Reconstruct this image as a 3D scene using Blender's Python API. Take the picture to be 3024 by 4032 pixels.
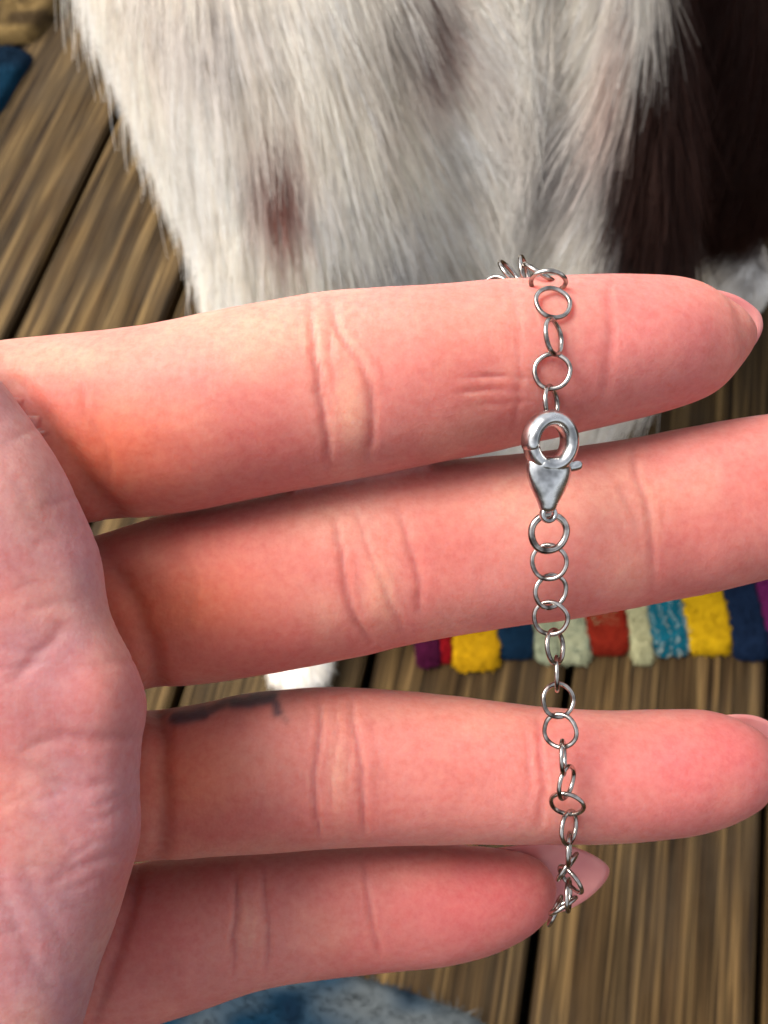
import bpy, bmesh, math, random
import numpy as np
from mathutils import Vector, Matrix, kdtree, bvhtree, noise as mnoise

# ------------------------------------------------------------------ camera, world, sun, exposure
F_PX, W_PX, H_PX = 4500.0, 3024.0, 4032.0          # focal length and frame in photo pixels
ALPHA = math.radians(31.2)                          # camera looks 31.2 degrees off straight down
CAM_Z = 0.684
SUN_ELEV, SUN_AZ = math.radians(53), math.radians(-77)   # azimuth clockwise from +Y
SUN_STRENGTH, SUN_ANGLE = 2.7, math.radians(32)
SKY_STRENGTH = 0.15
EXPOSURE = 0.92

sc = bpy.context.scene
col = sc.collection
for o in list(bpy.data.objects):
    bpy.data.objects.remove(o)
cam_d = bpy.data.cameras.new('camera')
cam = bpy.data.objects.new('camera', cam_d); col.objects.link(cam)
cam_d.sensor_fit = 'VERTICAL'; cam_d.sensor_height = 36.0
cam_d.lens = 36.0 * F_PX / H_PX
cam_d.clip_start = 0.005; cam_d.clip_end = 500
cam.location = (0, 0, CAM_Z); cam.rotation_euler = (ALPHA, 0, 0)
cam_d.dof.use_dof = True; cam_d.dof.focus_distance = 0.106
cam_d.dof.aperture_fstop = 70.0
sc.camera = cam

world = bpy.data.worlds.new('World'); sc.world = world; world.use_nodes = True
wn = world.node_tree.nodes; wl = world.node_tree.links
for n in list(wn): wn.remove(n)
sky = wn.new('ShaderNodeTexSky'); sky.sky_type = 'NISHITA'; sky.sun_disc = False
sky.sun_elevation = SUN_ELEV; sky.sun_rotation = SUN_AZ
sky.air_density = 1.0; sky.dust_density = 4.0; sky.ozone_density = 1.0
bg = wn.new('ShaderNodeBackground'); bg.inputs['Strength'].default_value = SKY_STRENGTH
wo = wn.new('ShaderNodeOutputWorld')
hs = wn.new('ShaderNodeHueSaturation'); hs.inputs['Saturation'].default_value = 0.28   # thin overcast
wl.new(sky.outputs[0], hs.inputs['Color']); wl.new(hs.outputs[0], bg.inputs[0]); wl.new(bg.outputs[0], wo.inputs[0])

sd = bpy.data.lights.new('sun', 'SUN'); sd.energy = SUN_STRENGTH; sd.angle = SUN_ANGLE
sd.color = (1.0, 0.93, 0.83)
sun = bpy.data.objects.new('sun', sd); col.objects.link(sun)
SUN_DIR = Vector((math.sin(SUN_AZ) * math.cos(SUN_ELEV), math.cos(SUN_AZ) * math.cos(SUN_ELEV), math.sin(SUN_ELEV)))
sun.rotation_euler = SUN_DIR.to_track_quat('Z', 'Y').to_euler()
sc.view_settings.view_transform = 'Standard'; sc.view_settings.look = 'None'
sc.view_settings.exposure = EXPOSURE; sc.view_settings.gamma = 1
sc.cycles.use_denoising = True; sc.cycles.adaptive_threshold = 0.02
sc.cycles.max_bounces = 5; sc.cycles.diffuse_bounces = 4
sc.cycles_curves.shape = 'RIBBONS'; sc.cycles_curves.subdivisions = 2

# ------------------------------------------------------------------ helpers
rng = np.random.default_rng(7); random.seed(7)
RIGHT = np.array([1.0, 0, 0])
UP = np.array([0, math.cos(ALPHA), math.sin(ALPHA)])
FWD = np.array([0, math.sin(ALPHA), -math.cos(ALPHA)])
CAM = np.array([0, 0, CAM_Z])

def P(u, v, d):
    """a point at depth d (metres) seen at photo pixel u, v"""
    return CAM + d * (FWD + RIGHT * ((u - W_PX / 2) / F_PX) - UP * ((v - H_PX / 2) / F_PX))

def G(u, v, z=0.0):
    r = FWD + RIGHT * ((u - W_PX / 2) / F_PX) - UP * ((v - H_PX / 2) / F_PX)
    return CAM + r * ((z - CAM_Z) / r[2])

def proj(p):
    q = np.asarray(p) - CAM
    d = q @ FWD
    return W_PX / 2 + F_PX * (q @ RIGHT) / d, H_PX / 2 - F_PX * (q @ UP) / d, d

def tag(o, label=None, cat=None, group=None, kind=None):
    if label: o['label'] = label
    if cat: o['category'] = cat
    if group: o['group'] = group
    if kind: o['kind'] = kind
    return o

def empty(name, loc=(0, 0, 0)):
    o = bpy.data.objects.new(name, None); o.location = loc; o.empty_display_size = 0.01
    col.objects.link(o); return o

def link(name, me, mat=None, parent=None, smooth=True):
    o = bpy.data.objects.new(name, me); col.objects.link(o)
    if mat:
        if not me.materials: me.materials.append(mat)
    if smooth: me.shade_smooth()
    if parent:
        o.parent = parent
        o.matrix_parent_inverse = Matrix.Translation(-Vector(parent.location))
    return o

def mesh_np(name, V, Fq):
    me = bpy.data.meshes.new(name)
    me.from_pydata([tuple(x) for x in V], [], [tuple(f) for f in Fq]); me.update()
    return me

def cat_rom(pts, n):
    pts = np.asarray(pts, float)
    k = len(pts)
    ext = np.vstack([2 * pts[0] - pts[1], pts, 2 * pts[-1] - pts[-2]])
    t = np.linspace(0, k - 1 - 1e-9, n); i = t.astype(int); f = (t - i)[:, None]
    p0, p1, p2, p3 = ext[i], ext[i + 1], ext[i + 2], ext[i + 3]
    return 0.5 * (2 * p1 + (p2 - p0) * f + (2 * p0 - 5 * p1 + 4 * p2 - p3) * f ** 2 + (3 * p1 - p0 - 3 * p2 + p3) * f ** 3)

def loft(path, n=48, m=28, ref=None, power=2.0, raw=False):
    """path rows: x, y, z, a, b: radii along ref and across it; returns V, faces, stations"""
    S = np.asarray(path, float) if raw else cat_rom(path, n)
    n = len(S)
    C = S[:, :3]; A = np.maximum(S[:, 3], 1e-5); B = np.maximum(S[:, 4], 1e-5)
    T = np.gradient(C, axis=0); T /= np.linalg.norm(T, axis=1)[:, None] + 1e-12
    ref = UP if ref is None else np.asarray(ref, float)
    U = ref[None, :] - (T @ ref)[:, None] * T; U /= np.linalg.norm(U, axis=1)[:, None] + 1e-12
    Wv = np.cross(T, U)
    th = np.linspace(0, 2 * math.pi, m, endpoint=False)
    c, s = np.cos(th), np.sin(th)
    cc = np.sign(c) * np.abs(c) ** (2 / power); ss = np.sign(s) * np.abs(s) ** (2 / power)
    V = C[:, None, :] + U[:, None, :] * (A[:, None] * cc[None])[:, :, None] + Wv[:, None, :] * (B[:, None] * ss[None])[:, :, None]
    V = V.reshape(-1, 3)
    Fq = []
    for i in range(n - 1):
        for j in range(m):
            j2 = (j + 1) % m
            Fq.append((i * m + j, i * m + j2, (i + 1) * m + j2, (i + 1) * m + j))
    Fq.append(tuple(range(m))[::-1]); Fq.append(tuple((n - 1) * m + j for j in range(m)))
    return V, Fq, C

def round_ends(path, r0=True, r1=True, k=5):
    """adds shrinking stations at the ends so the loft closes like a capsule"""
    path = [list(p) for p in path]
    def cap(p, q):
        p, q = np.array(p), np.array(q); d = p[:3] - q[:3]; d /= np.linalg.norm(d)
        r = min(p[3], p[4]); out = []
        for i in range(1, k + 1):
            a = math.pi / 2 * i / k
            row = p.copy(); row[:3] = p[:3] + d * r * math.sin(a); row[3:] = p[3:] * max(math.cos(a), 0.02); out.append(list(row))
        return out
    pre = cap(path[0], path[1])[::-1] if r0 else []
    post = cap(path[-1], path[-2]) if r1 else []
    return pre + path + post

def capsule(path, n=40, m=28, ref=(0, 1, 0.01)):
    S = cat_rom(path, n)
    return loft(round_ends(S), m=m, ref=ref, raw=True)

def fuse(parts, voxel, smooth_it, smooth_f=0.5):
    """union of closed shells, voxel-remeshed and relaxed into one skin"""
    V, Fq, off = [], [], 0
    for v, f in parts:
        V.append(v); Fq += [tuple(i + off for i in ff) for ff in f]; off += len(v)
    me = mesh_np('tmp', np.vstack(V), Fq)
    bm = bmesh.new(); bm.from_mesh(me); bmesh.ops.recalc_face_normals(bm, faces=bm.faces); bm.to_mesh(me); bm.free()
    o = bpy.data.objects.new('tmp', me); col.objects.link(o)
    r = o.modifiers.new('r', 'REMESH'); r.mode = 'VOXEL'; r.voxel_size = voxel; r.adaptivity = 0
    if smooth_it:
        s = o.modifiers.new('s', 'SMOOTH'); s.factor = smooth_f; s.iterations = smooth_it
    dg = bpy.context.evaluated_depsgraph_get(); dg.update()
    ev = o.evaluated_get(dg)
    res = bpy.data.meshes.new_from_object(ev)
    bpy.data.objects.remove(o); bpy.data.meshes.remove(me)
    return res

def get_co(me):
    a = np.empty(len(me.vertices) * 3, np.float32); me.vertices.foreach_get('co', a); return a.reshape(-1, 3).astype(float)
def get_no(me):
    a = np.empty(len(me.vertices) * 3, np.float32); me.vertices.foreach_get('normal', a); return a.reshape(-1, 3).astype(float)
def set_co(me, V):
    me.vertices.foreach_set('co', np.asarray(V, np.float32).ravel()); me.update()
def set_color(me, name, C):
    a = me.attributes.new(name, 'FLOAT_COLOR', 'POINT')
    C4 = np.ones((len(C), 4), np.float32); C4[:, :3] = C
    a.data.foreach_set('color', C4.ravel())

def srgb(r, g, b):
    f = lambda c: c / 12.92 if c <= 0.04045 else ((c + 0.055) / 1.055) ** 2.4
    return tuple(f(x / 255) for x in (r, g, b))

def vnoise(Pn, scale, seed=0, octv=2):
    """smooth value noise for numpy point arrays, about -1..1"""
    out = np.zeros(len(Pn)); amp = 1.0; tot = 0
    for o_ in range(octv):
        q = Pn * scale * (2 ** o_) + seed * 17.3 + o_ * 5.1
        i = np.floor(q).astype(np.int64); f = q - i; f = f * f * (3 - 2 * f)
        acc = 0
        for dx in (0, 1):
            for dy in (0, 1):
                for dz in (0, 1):
                    h = (i[:, 0] + dx) * 374761393 + (i[:, 1] + dy) * 668265263 + (i[:, 2] + dz) * 2147483647 + seed * 1442695
                    h = (h ^ (h >> 13)) * 1274126177; h = h ^ (h >> 16)
                    val = (h & 0xFFFF) / 32767.5 - 1
                    w = (f[:, 0] if dx else 1 - f[:, 0]) * (f[:, 1] if dy else 1 - f[:, 1]) * (f[:, 2] if dz else 1 - f[:, 2])
                    acc = acc + w * val
        out += acc * amp; tot += amp; amp *= 0.5
    return out / tot

# ------------------------------------------------------------------ materials
def new_mat(name):
    m = bpy.data.materials.new(name); m.use_nodes = True
    nt = m.node_tree; b = nt.nodes['Principled BSDF']
    return m, nt, b
def nd(nt, t, **kw):
    n = nt.nodes.new(t)
    for k, v in kw.items():
        if k in n.inputs: n.inputs[k].default_value = v
        else: setattr(n, k, v)
    return n
def ramp(nt, stops):
    r = nt.nodes.new('ShaderNodeValToRGB'); e = r.color_ramp.elements
    while len(e) < len(stops): e.new(0.5)
    for k, (p, c) in enumerate(stops):
        e[k].position = p; e[k].color = (c[0], c[1], c[2], 1)
    return r

def mat_skin():
    m, nt, b = new_mat('skin')
    at = nd(nt, 'ShaderNodeAttribute', attribute_name='skin')
    tc = nd(nt, 'ShaderNodeTexCoord')
    n1 = nd(nt, 'ShaderNodeTexNoise', Scale=260.0, Detail=4.0); nt.links.new(tc.outputs['Object'], n1.inputs['Vector'])
    mr = nd(nt, 'ShaderNodeMapRange'); mr.inputs['To Min'].default_value = 0.90; mr.inputs['To Max'].default_value = 1.1
    nt.links.new(n1.outputs['Fac'], mr.inputs['Value'])
    mx = nd(nt, 'ShaderNodeVectorMath', operation='SCALE')
    nt.links.new(at.outputs['Color'], mx.inputs[0]); nt.links.new(mr.outputs[0], mx.inputs['Scale'])
    nm = nd(nt, 'ShaderNodeTexNoise', Scale=1100.0, Detail=5.0, Roughness=0.65); nt.links.new(tc.outputs['Object'], nm.inputs['Vector'])
    rm = ramp(nt, [(0.32, (0.93, 0.78, 0.76)), (0.5, (1, 1, 1)), (0.68, (1.06, 1.20, 1.16))]); nt.links.new(nm.outputs['Fac'], rm.inputs[0])
    mm = nd(nt, 'ShaderNodeMix', data_type='RGBA', blend_type='MULTIPLY'); mm.inputs[0].default_value = 0.7
    nt.links.new(mx.outputs[0], mm.inputs[6]); nt.links.new(rm.outputs[0], mm.inputs[7])
    nt.links.new(mm.outputs[2], b.inputs['Base Color'])
    b.inputs['Subsurface Weight'].default_value = 0.9
    b.inputs['Subsurface Radius'].default_value = (1.0, 0.30, 0.18)
    b.inputs['Subsurface Scale'].default_value = 0.0050
    b.inputs['Roughness'].default_value = 0.55
    b.inputs['Specular IOR Level'].default_value = 0.16
    n2 = nd(nt, 'ShaderNodeTexNoise', Scale=2600.0, Detail=3.0); nt.links.new(tc.outputs['Object'], n2.inputs['Vector'])
    v2 = nd(nt, 'ShaderNodeTexVoronoi', Scale=2600.0); nt.links.new(tc.outputs['Object'], v2.inputs['Vector'])
    ad = nd(nt, 'ShaderNodeMath', operation='ADD'); nt.links.new(n2.outputs['Fac'], ad.inputs[0]); nt.links.new(v2.outputs['Distance'], ad.inputs[1])
    mpx = nd(nt, 'ShaderNodeMapping'); mpx.inputs['Scale'].default_value = (1500, 260, 260); nt.links.new(tc.outputs['Object'], mpx.inputs[0])
    n3 = nd(nt, 'ShaderNodeTexNoise', Scale=1.0, Detail=2.0, Distortion=0.6); nt.links.new(mpx.outputs[0], n3.inputs['Vector'])
    ad2 = nd(nt, 'ShaderNodeMath', operation='MULTIPLY_ADD'); ad2.inputs[1].default_value = 1.3; nt.links.new(n3.outputs['Fac'], ad2.inputs[0]); nt.links.new(ad.outputs[0], ad2.inputs[2]); ad = ad2
    bp = nd(nt, 'ShaderNodeBump', Strength=0.2, Distance=0.00012)
    nt.links.new(ad.outputs[0], bp.inputs['Height']); nt.links.new(bp.outputs[0], b.inputs['Normal'])
    return m

def mat_nail():
    m, nt, b = new_mat('nail')
    b.inputs['Base Color'].default_value = (0.72, 0.36, 0.34, 1)
    b.inputs['Roughness'].default_value = 0.3
    b.inputs['Subsurface Weight'].default_value = 0.4
    b.inputs['Subsurface Radius'].default_value = (1, .4, .3); b.inputs['Subsurface Scale'].default_value = 0.002
    tc = nd(nt, 'ShaderNodeTexCoord')
    n = nd(nt, 'ShaderNodeTexNoise', Scale=300.0); nt.links.new(tc.outputs['Object'], n.inputs['Vector'])
    r = ramp(nt, [(0.3, (0.46, 0.15, 0.15)), (0.7, (0.54, 0.22, 0.20))])
    nt.links.new(n.outputs['Fac'], r.inputs[0]); nt.links.new(r.outputs[0], b.inputs['Base Color'])
    return m

def mat_silver(lo=(0.075, 0.062, 0.053), hi=(0.55, 0.505, 0.465), r0=0.10, r1=0.28):
    m, nt, b = new_mat('silver')
    b.inputs['Metallic'].default_value = 1.0
    tc = nd(nt, 'ShaderNodeTexCoord')
    n = nd(nt, 'ShaderNodeTexNoise', Scale=700.0, Detail=2.0); nt.links.new(tc.outputs['Object'], n.inputs['Vector'])
    r = ramp(nt, [(0.36, lo), (0.64, hi)])
    nt.links.new(n.outputs['Fac'], r.inputs[0]); nt.links.new(r.outputs[0], b.inputs['Base Color'])
    mr = nd(nt, 'ShaderNodeMapRange'); mr.inputs['To Min'].default_value = r0; mr.inputs['To Max'].default_value = r1
    nt.links.new(n.outputs['Fac'], mr.inputs['Value']); nt.links.new(mr.outputs[0], b.inputs['Roughness'])
    bp = nd(nt, 'ShaderNodeBump', Strength=0.06, Distance=0.0001)
    nt.links.new(n.outputs['Fac'], bp.inputs['Height']); nt.links.new(bp.outputs[0], b.inputs['Normal'])
    return m

def mat_wood():
    m, nt, b = new_mat('weathered_wood')
    tc = nd(nt, 'ShaderNodeTexCoord'); oi = nd(nt, 'ShaderNodeObjectInfo')
    off = nd(nt, 'ShaderNodeVectorMath', operation='SCALE'); off.inputs[0].default_value = (13.0, 7.0, 3.0)
    nt.links.new(oi.outputs['Random'], off.inputs['Scale'])
    ad = nd(nt, 'ShaderNodeVectorMath', operation='ADD'); nt.links.new(tc.outputs['Object'], ad.inputs[0]); nt.links.new(off.outputs[0], ad.inputs[1])
    def streak(sx, sy, det, dist=0.0):
        mp = nd(nt, 'ShaderNodeMapping'); mp.inputs['Scale'].default_value = (sx, sy, sx)
        nt.links.new(ad.outputs[0], mp.inputs[0])
        n = nd(nt, 'ShaderNodeTexNoise', Scale=1.0, Detail=det, Roughness=0.6, Distortion=dist)
        nt.links.new(mp.outputs[0], n.inputs['Vector']); return n
    fine = streak(480, 6, 3.0, 0.2); mid = streak(150, 4, 4.0, 0.4); broad = streak(26, 2.6, 3.0, 0.4); spot = streak(30, 14, 5.0)
    r1 = ramp(nt, [(0.32, (0.016, 0.009, 0.004)), (0.5, (0.050, 0.032, 0.014)), (0.70, (0.145, 0.098, 0.044))])
    nt.links.new(mid.outputs['Fac'], r1.inputs[0])
    r2 = ramp(nt, [(0.38, (0.16, 0.15, 0.14)), (0.62, (1.35, 1.32, 1.28))]); nt.links.new(fine.outputs['Fac'], r2.inputs[0])
    m1 = nd(nt, 'ShaderNodeMix', data_type='RGBA', blend_type='MULTIPLY'); m1.inputs[0].default_value = 0.76
    nt.links.new(r1.outputs[0], m1.inputs[6]); nt.links.new(r2.outputs[0], m1.inputs[7])
    r3 = ramp(nt, [(0.35, (0.66, 0.64, 0.62)), (0.66, (1.28, 1.2, 1.05))]); nt.links.new(broad.outputs['Fac'], r3.inputs[0])
    m2 = nd(nt, 'ShaderNodeMix', data_type='RGBA', blend_type='MULTIPLY'); m2.inputs[0].default_value = 1.0
    nt.links.new(m1.outputs[2], m2.inputs[6]); nt.links.new(r3.outputs[0], m2.inputs[7])
    # grey weathering differs from board to board
    gm = nd(nt, 'ShaderNodeMix', data_type='RGBA'); gm.inputs[7].default_value = (0.043, 0.032, 0.020, 1)
    mr = nd(nt, 'ShaderNodeMapRange'); mr.inputs['From Min'].default_value = 0.42; mr.inputs['From Max'].default_value = 0.75; mr.inputs['To Max'].default_value = 0.45
    nt.links.new(spot.outputs['Fac'], mr.inputs['Value']); nt.links.new(mr.outputs[0], gm.inputs[0])
    nt.links.new(m2.outputs[2], gm.inputs[6])
    bc = nd(nt, 'ShaderNodeMix', data_type='RGBA', blend_type='MULTIPLY'); bc.inputs[0].default_value = 1.0     # each board's own tone
    nt.links.new(gm.outputs[2], bc.inputs[6]); nt.links.new(oi.outputs['Color'], bc.inputs[7]); nt.links.new(bc.outputs[2], b.inputs['Base Color'])
    b.inputs['Roughness'].default_value = 0.8; b.inputs['Specular IOR Level'].default_value = 0.08
    h = nd(nt, 'ShaderNodeMath', operation='ADD'); nt.links.new(fine.outputs['Fac'], h.inputs[0]); nt.links.new(mid.outputs['Fac'], h.inputs[1])
    bp = nd(nt, 'ShaderNodeBump', Strength=0.55, Distance=0.0016)
    nt.links.new(h.outputs[0], bp.inputs['Height']); nt.links.new(bp.outputs[0], b.inputs['Normal'])
    return m

def mat_plain(name, c, rough=0.9, var=0.35, scale=300.0, bump=0.5, dist=0.0015):
    m, nt, b = new_mat(name)
    tc = nd(nt, 'ShaderNodeTexCoord')
    n = nd(nt, 'ShaderNodeTexNoise', Scale=scale, Detail=4.0); nt.links.new(tc.outputs['Object'], n.inputs['Vector'])
    lo = tuple(x * (1 - var) for x in c); hi = tuple(min(1, x * (1 + var)) for x in c)
    r = ramp(nt, [(0.3, lo), (0.7, hi)]); nt.links.new(n.outputs['Fac'], r.inputs[0]); nt.links.new(r.outputs[0], b.inputs['Base Color'])
    b.inputs['Roughness'].default_value = rough; b.inputs['Specular IOR Level'].default_value = 0.15
    bp = nd(nt, 'ShaderNodeBump', Strength=bump, Distance=dist); nt.links.new(n.outputs['Fac'], bp.inputs['Height']); nt.links.new(bp.outputs[0], b.inputs['Normal'])
    return m

def mat_attr(name, attr='hue', rough=0.6, spec=0.25, sheen=0.0, trans=0.0):
    m, nt, b = new_mat(name)
    at = nd(nt, 'ShaderNodeAttribute', attribute_name=attr)
    hi = nd(nt, 'ShaderNodeTexNoise', Scale=120.0, Detail=2.0)
    tc = nd(nt, 'ShaderNodeTexCoord'); nt.links.new(tc.outputs['Object'], hi.inputs['Vector'])
    mr = nd(nt, 'ShaderNodeMapRange'); mr.inputs['To Min'].default_value = 0.86; mr.inputs['To Max'].default_value = 1.12
    nt.links.new(hi.outputs['Fac'], mr.inputs['Value'])
    mx = nd(nt, 'ShaderNodeVectorMath', operation='SCALE'); nt.links.new(at.outputs['Color'], mx.inputs[0]); nt.links.new(mr.outputs[0], mx.inputs['Scale'])
    nt.links.new(mx.outputs[0], b.inputs['Base Color'])
    b.inputs['Roughness'].default_value = rough; b.inputs['Specular IOR Level'].default_value = spec
    if trans:
        tr = nd(nt, 'ShaderNodeBsdfTranslucent'); nt.links.new(mx.outputs[0], tr.inputs['Color'])
        ms = nd(nt, 'ShaderNodeMixShader'); ms.inputs[0].default_value = trans
        nt.links.new(b.outputs[0], ms.inputs[1]); nt.links.new(tr.outputs[0], ms.inputs[2])
        nt.links.new(ms.outputs[0], nt.nodes['Material Output'].inputs['Surface'])
    return m

SKIN, NAIL, SILVER, WOOD = mat_skin(), mat_nail(), mat_silver(), mat_wood()
SATIN = mat_silver((0.27, 0.27, 0.265), (0.66, 0.66, 0.65), 0.16, 0.32)
FUR = mat_attr('fur', rough=0.55, spec=0.3, trans=0.55)
DOGSKIN = mat_attr('dog_skin', rough=0.8, spec=0.1)
WOOL = mat_attr('wool', rough=0.95, spec=0.05)
SOIL = mat_plain('dark_soil', (0.018, 0.015, 0.012), scale=60)
NOSE = mat_plain('dog_nose', (0.02, 0.015, 0.014), rough=0.4)
EYE = mat_plain('dog_eye', (0.03, 0.015, 0.008), rough=0.08, bump=0)

# ------------------------------------------------------------------ setting: soil and deck
me = mesh_np('ground', [(-60, -60, -0.09), (60, -60, -0.09), (60, 60, -0.09), (-60, 60, -0.09)], [(0, 1, 2, 3)])
tag(link('ground', me, SOIL, smooth=False), kind='structure')

PSI = math.radians(11.5)
deck = empty('deck'); tag(deck, 'weathered brown wooden deck boards running away from the viewer', kind='structure')
gaps = []
for u in (-295, 360, 925, 1590, 2324, 3054):
    g = G(u, 2016); gaps.append(g[0] * math.cos(PSI) - g[1] * math.sin(PSI))
while gaps[0] > -2.2: gaps.insert(0, gaps[0] - 0.12)
while gaps[-1] < 2.2: gaps.append(gaps[-1] + 0.122)
def plank(x0, x1, y0, y1):
    bm = bmesh.new()
    bmesh.ops.create_cube(bm, size=1.0)
    for v in bm.verts:
        v.co.x *= (x1 - x0); v.co.y *= (y1 - y0); v.co.z *= 0.028
    bmesh.ops.bevel(bm, geom=[e for e in bm.edges], offset=0.0022, segments=2, affect='EDGES', clamp_overlap=True)
    me = bpy.data.meshes.new('plank'); bm.to_mesh(me); bm.free()
    return me
for k in range(len(gaps) - 1):
    g = 0.0034 if abs(gaps[k]) > 0.2 or gaps[k] < 0.1 else 0.0044
    a, b_ = gaps[k] + 0.0034, gaps[k + 1] - 0.0034
    y0, y1 = -2.0 + 0.3 * (k % 3), 3.6
    o = link('plank', plank(a, b_, y0, y1), WOOD, deck, smooth=False)
    cx, cy = (a + b_) / 2, (y0 + y1) / 2
    o.location = (cx * math.cos(PSI) + cy * math.sin(PSI), -cx * math.sin(PSI) + cy * math.cos(PSI), -0.014 + random.uniform(-0.0008, 0.0002))
    o.rotation_euler = (random.uniform(-.0004, .0004), random.uniform(-.006, .006), -PSI)
    t_ = random.uniform(.9, 1.1); o.color = (1.18 * t_, 1.22 * t_, 1.32 * t_, 1) if a < -.09 else (1.02 * t_, 1.0 * t_, 0.98 * t_, 1)

# ------------------------------------------------------------------ hair-curve helper
def strands(name, pos, cols, r_root, r_tip, mat, parent):
    """pos: (N, K, 3) strand points, cols: (N, 3)"""
    N, K, _ = pos.shape
    hc = bpy.data.hair_curves.new(name)
    hc.add_curves([K] * N)
    hc.attributes['position'].data.foreach_set('vector', pos.astype(np.float32).ravel()) if 'position' in hc.attributes else hc.points.foreach_set('position', pos.astype(np.float32).ravel())
    rad = np.linspace(1, 0, K)[None, :] * (r_root - r_tip) + r_tip
    rad = np.repeat(rad, N, axis=0).astype(np.float32).ravel()
    ra = hc.attributes.get('radius') or hc.attributes.new('radius', 'FLOAT', 'POINT')
    ra.data.foreach_set('value', rad)
    ca = hc.attributes.new('hue', 'FLOAT_COLOR', 'CURVE')
    c4 = np.ones((N, 4), np.float32); c4[:, :3] = cols; ca.data.foreach_set('color', c4.ravel())
    hc.materials.append(mat)
    o = bpy.data.objects.new(name, hc); col.objects.link(o)
    if parent:
        o.parent = parent; o.matrix_parent_inverse = Matrix.Translation(-Vector(parent.location))
    return o

def sample_tris(me, n, weight=None):
    me.calc_loop_triangles()
    T = np.empty(len(me.loop_triangles) * 3, np.int32); me.loop_triangles.foreach_get('vertices', T); T = T.reshape(-1, 3)
    V = get_co(me); Nn = get_no(me)
    a, b, c = V[T[:, 0]], V[T[:, 1]], V[T[:, 2]]
    ar = np.linalg.norm(np.cross(b - a, c - a), axis=1)
    cen = (a + b + c) / 3
    if weight is not None: ar = ar * weight(cen)
    idx = rng.choice(len(T), n, p=ar / ar.sum())
    r1 = np.sqrt(rng.random(n))[:, None]; r2 = rng.random(n)[:, None]
    p = (1 - r1) * a[idx] + r1 * (1 - r2) * b[idx] + r1 * r2 * c[idx]
    nn = (1 - r1) * Nn[T[idx, 0]] + r1 * (1 - r2) * Nn[T[idx, 1]] + r1 * r2 * Nn[T[idx, 2]]
    nn /= np.linalg.norm(nn, axis=1)[:, None] + 1e-9
    return p, nn

# ------------------------------------------------------------------ dog
dog = empty('dog', (0.05, 0.55, 0))
tag(dog, 'sitting white dog with dark brown side and small brown spots behind the hand', 'dog')
R2 = lambda rows: [(x, y, z, r, r) for x, y, z, r in rows]
dparts = []
def add_d(rows, n=40, ref=(0, 1, 0.01)):
    V, Fq, _ = capsule(R2(rows), n=n, m=28, ref=ref); dparts.append((V, Fq))
# chest and left foreleg, right foreleg, trunk, haunches, neck, head
add_d([(-.066, .58, .42, .097), (-.060, .55, .366, .095), (-.043, .50, .314, .089), (-.030, .455, .255, .077), (-.038, .415, .185, .056),
       (-.052, .372, .11, .034), (-.054, .345, .05, .021), (-.054, .315, .022, .018), (-.054, .298, .016, .014)], ref=(1, 0, .01))
add_d([(.035, .585, .42, .075), (.038, .545, .352, .070), (.045, .50, .30, .064), (.05, .462, .25, .055), (.045, .44, .19, .04)], ref=(1, 0, .01))
add_d([(.092, .56, .40, .050), (.096, .535, .352, .046), (.106, .49, .303, .047), (.112, .455, .26, .048), (.117, .425, .19, .046),
       (.096, .405, .125, .034), (.078, .395, .06, .027), (.072, .375, .028, .026), (.071, .355, .022, .021)], ref=(1, 0, .01))
add_d([(.045, .60, .42, .10), (.045, .62, .33, .13), (.06, .72, .24, .135), (.09, .86, .17, .13), (.11, .93, .14, .10)], ref=(1, 0, .01))
add_d([(.16, .78, .20, .11), (.215, .70, .15, .105), (.235, .665, .10, .085), (.25, .66, .05, .045)], ref=(1, 0, .01))
add_d([(.25, .72, .03, .03), (.262, .66, .028, .028), (.272, .605, .024, .026)], ref=(1, 0, .01))
add_d([(.03, .82, .20, .11), (-.07, .74, .14, .10), (-.09, .70, .08, .07)], ref=(1, 0, .01))
add_d([(-.11, .76, .03, .03), (-.115, .70, .028, .028), (-.12, .655, .024, .024)], ref=(1, 0, .01))
add_d([(.045, .60, .42, .10), (.04, .57, .52, .085), (.035, .53, .61, .075)], ref=(1, 0, .01))
add_d([(.035, .54, .63, .075), (.033, .48, .65, .070), (.03, .43, .635, .05), (.03, .39, .615, .036), (.03, .355, .605, .03)], ref=(1, 0, .01))
for s in (-1, 1):
    add_d([(.035 + s * .06, .53, .685, .022), (.035 + s * .09, .53, .65, .02), (.035 + s * .10, .525, .59, .012)], ref=(0, 1, .01))
add_d([(.10, .95, .10, .035), (.02, 1.06, .04, .03), (-.1, 1.12, .03, .02)], ref=(0, 0, 1))
# toes of the four paws
for (px, py) in ((-.054, .298), (.071, .355), (.272, .605), (-.12, .655)):
    for k in range(4):
        x = px + (k - 1.5) * .0080
        add_d([(x, py + .01, .016, .010), (x, py - .012 - (0.004 if k in (1, 2) else 0), .011, .0095)], n=8, ref=(1, 0, .01))
dme = fuse(dparts, 0.0055, 8)
dV, dN = get_co(dme), get_no(dme)

dbvh = bvhtree.BVHTree.FromPolygons([tuple(v) for v in dV], [tuple(p.vertices) for p in dme.polygons])
def on_dog(u, v):
    r = P(u, v, 1.0) - CAM
    h = dbvh.ray_cast(Vector(CAM), Vector(r / np.linalg.norm(r)))
    return None if h[0] is None else np.array(h[0])

WHITE = np.array(srgb(248, 244, 238))
CREAM = np.array(srgb(244, 232, 214))
GREYV = np.array(srgb(214, 208, 210))
BROWN = np.array(srgb(138, 72, 56))
DARK = np.array(srgb(58, 31, 22))
SLATE = np.array(srgb(96, 88, 96))
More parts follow.
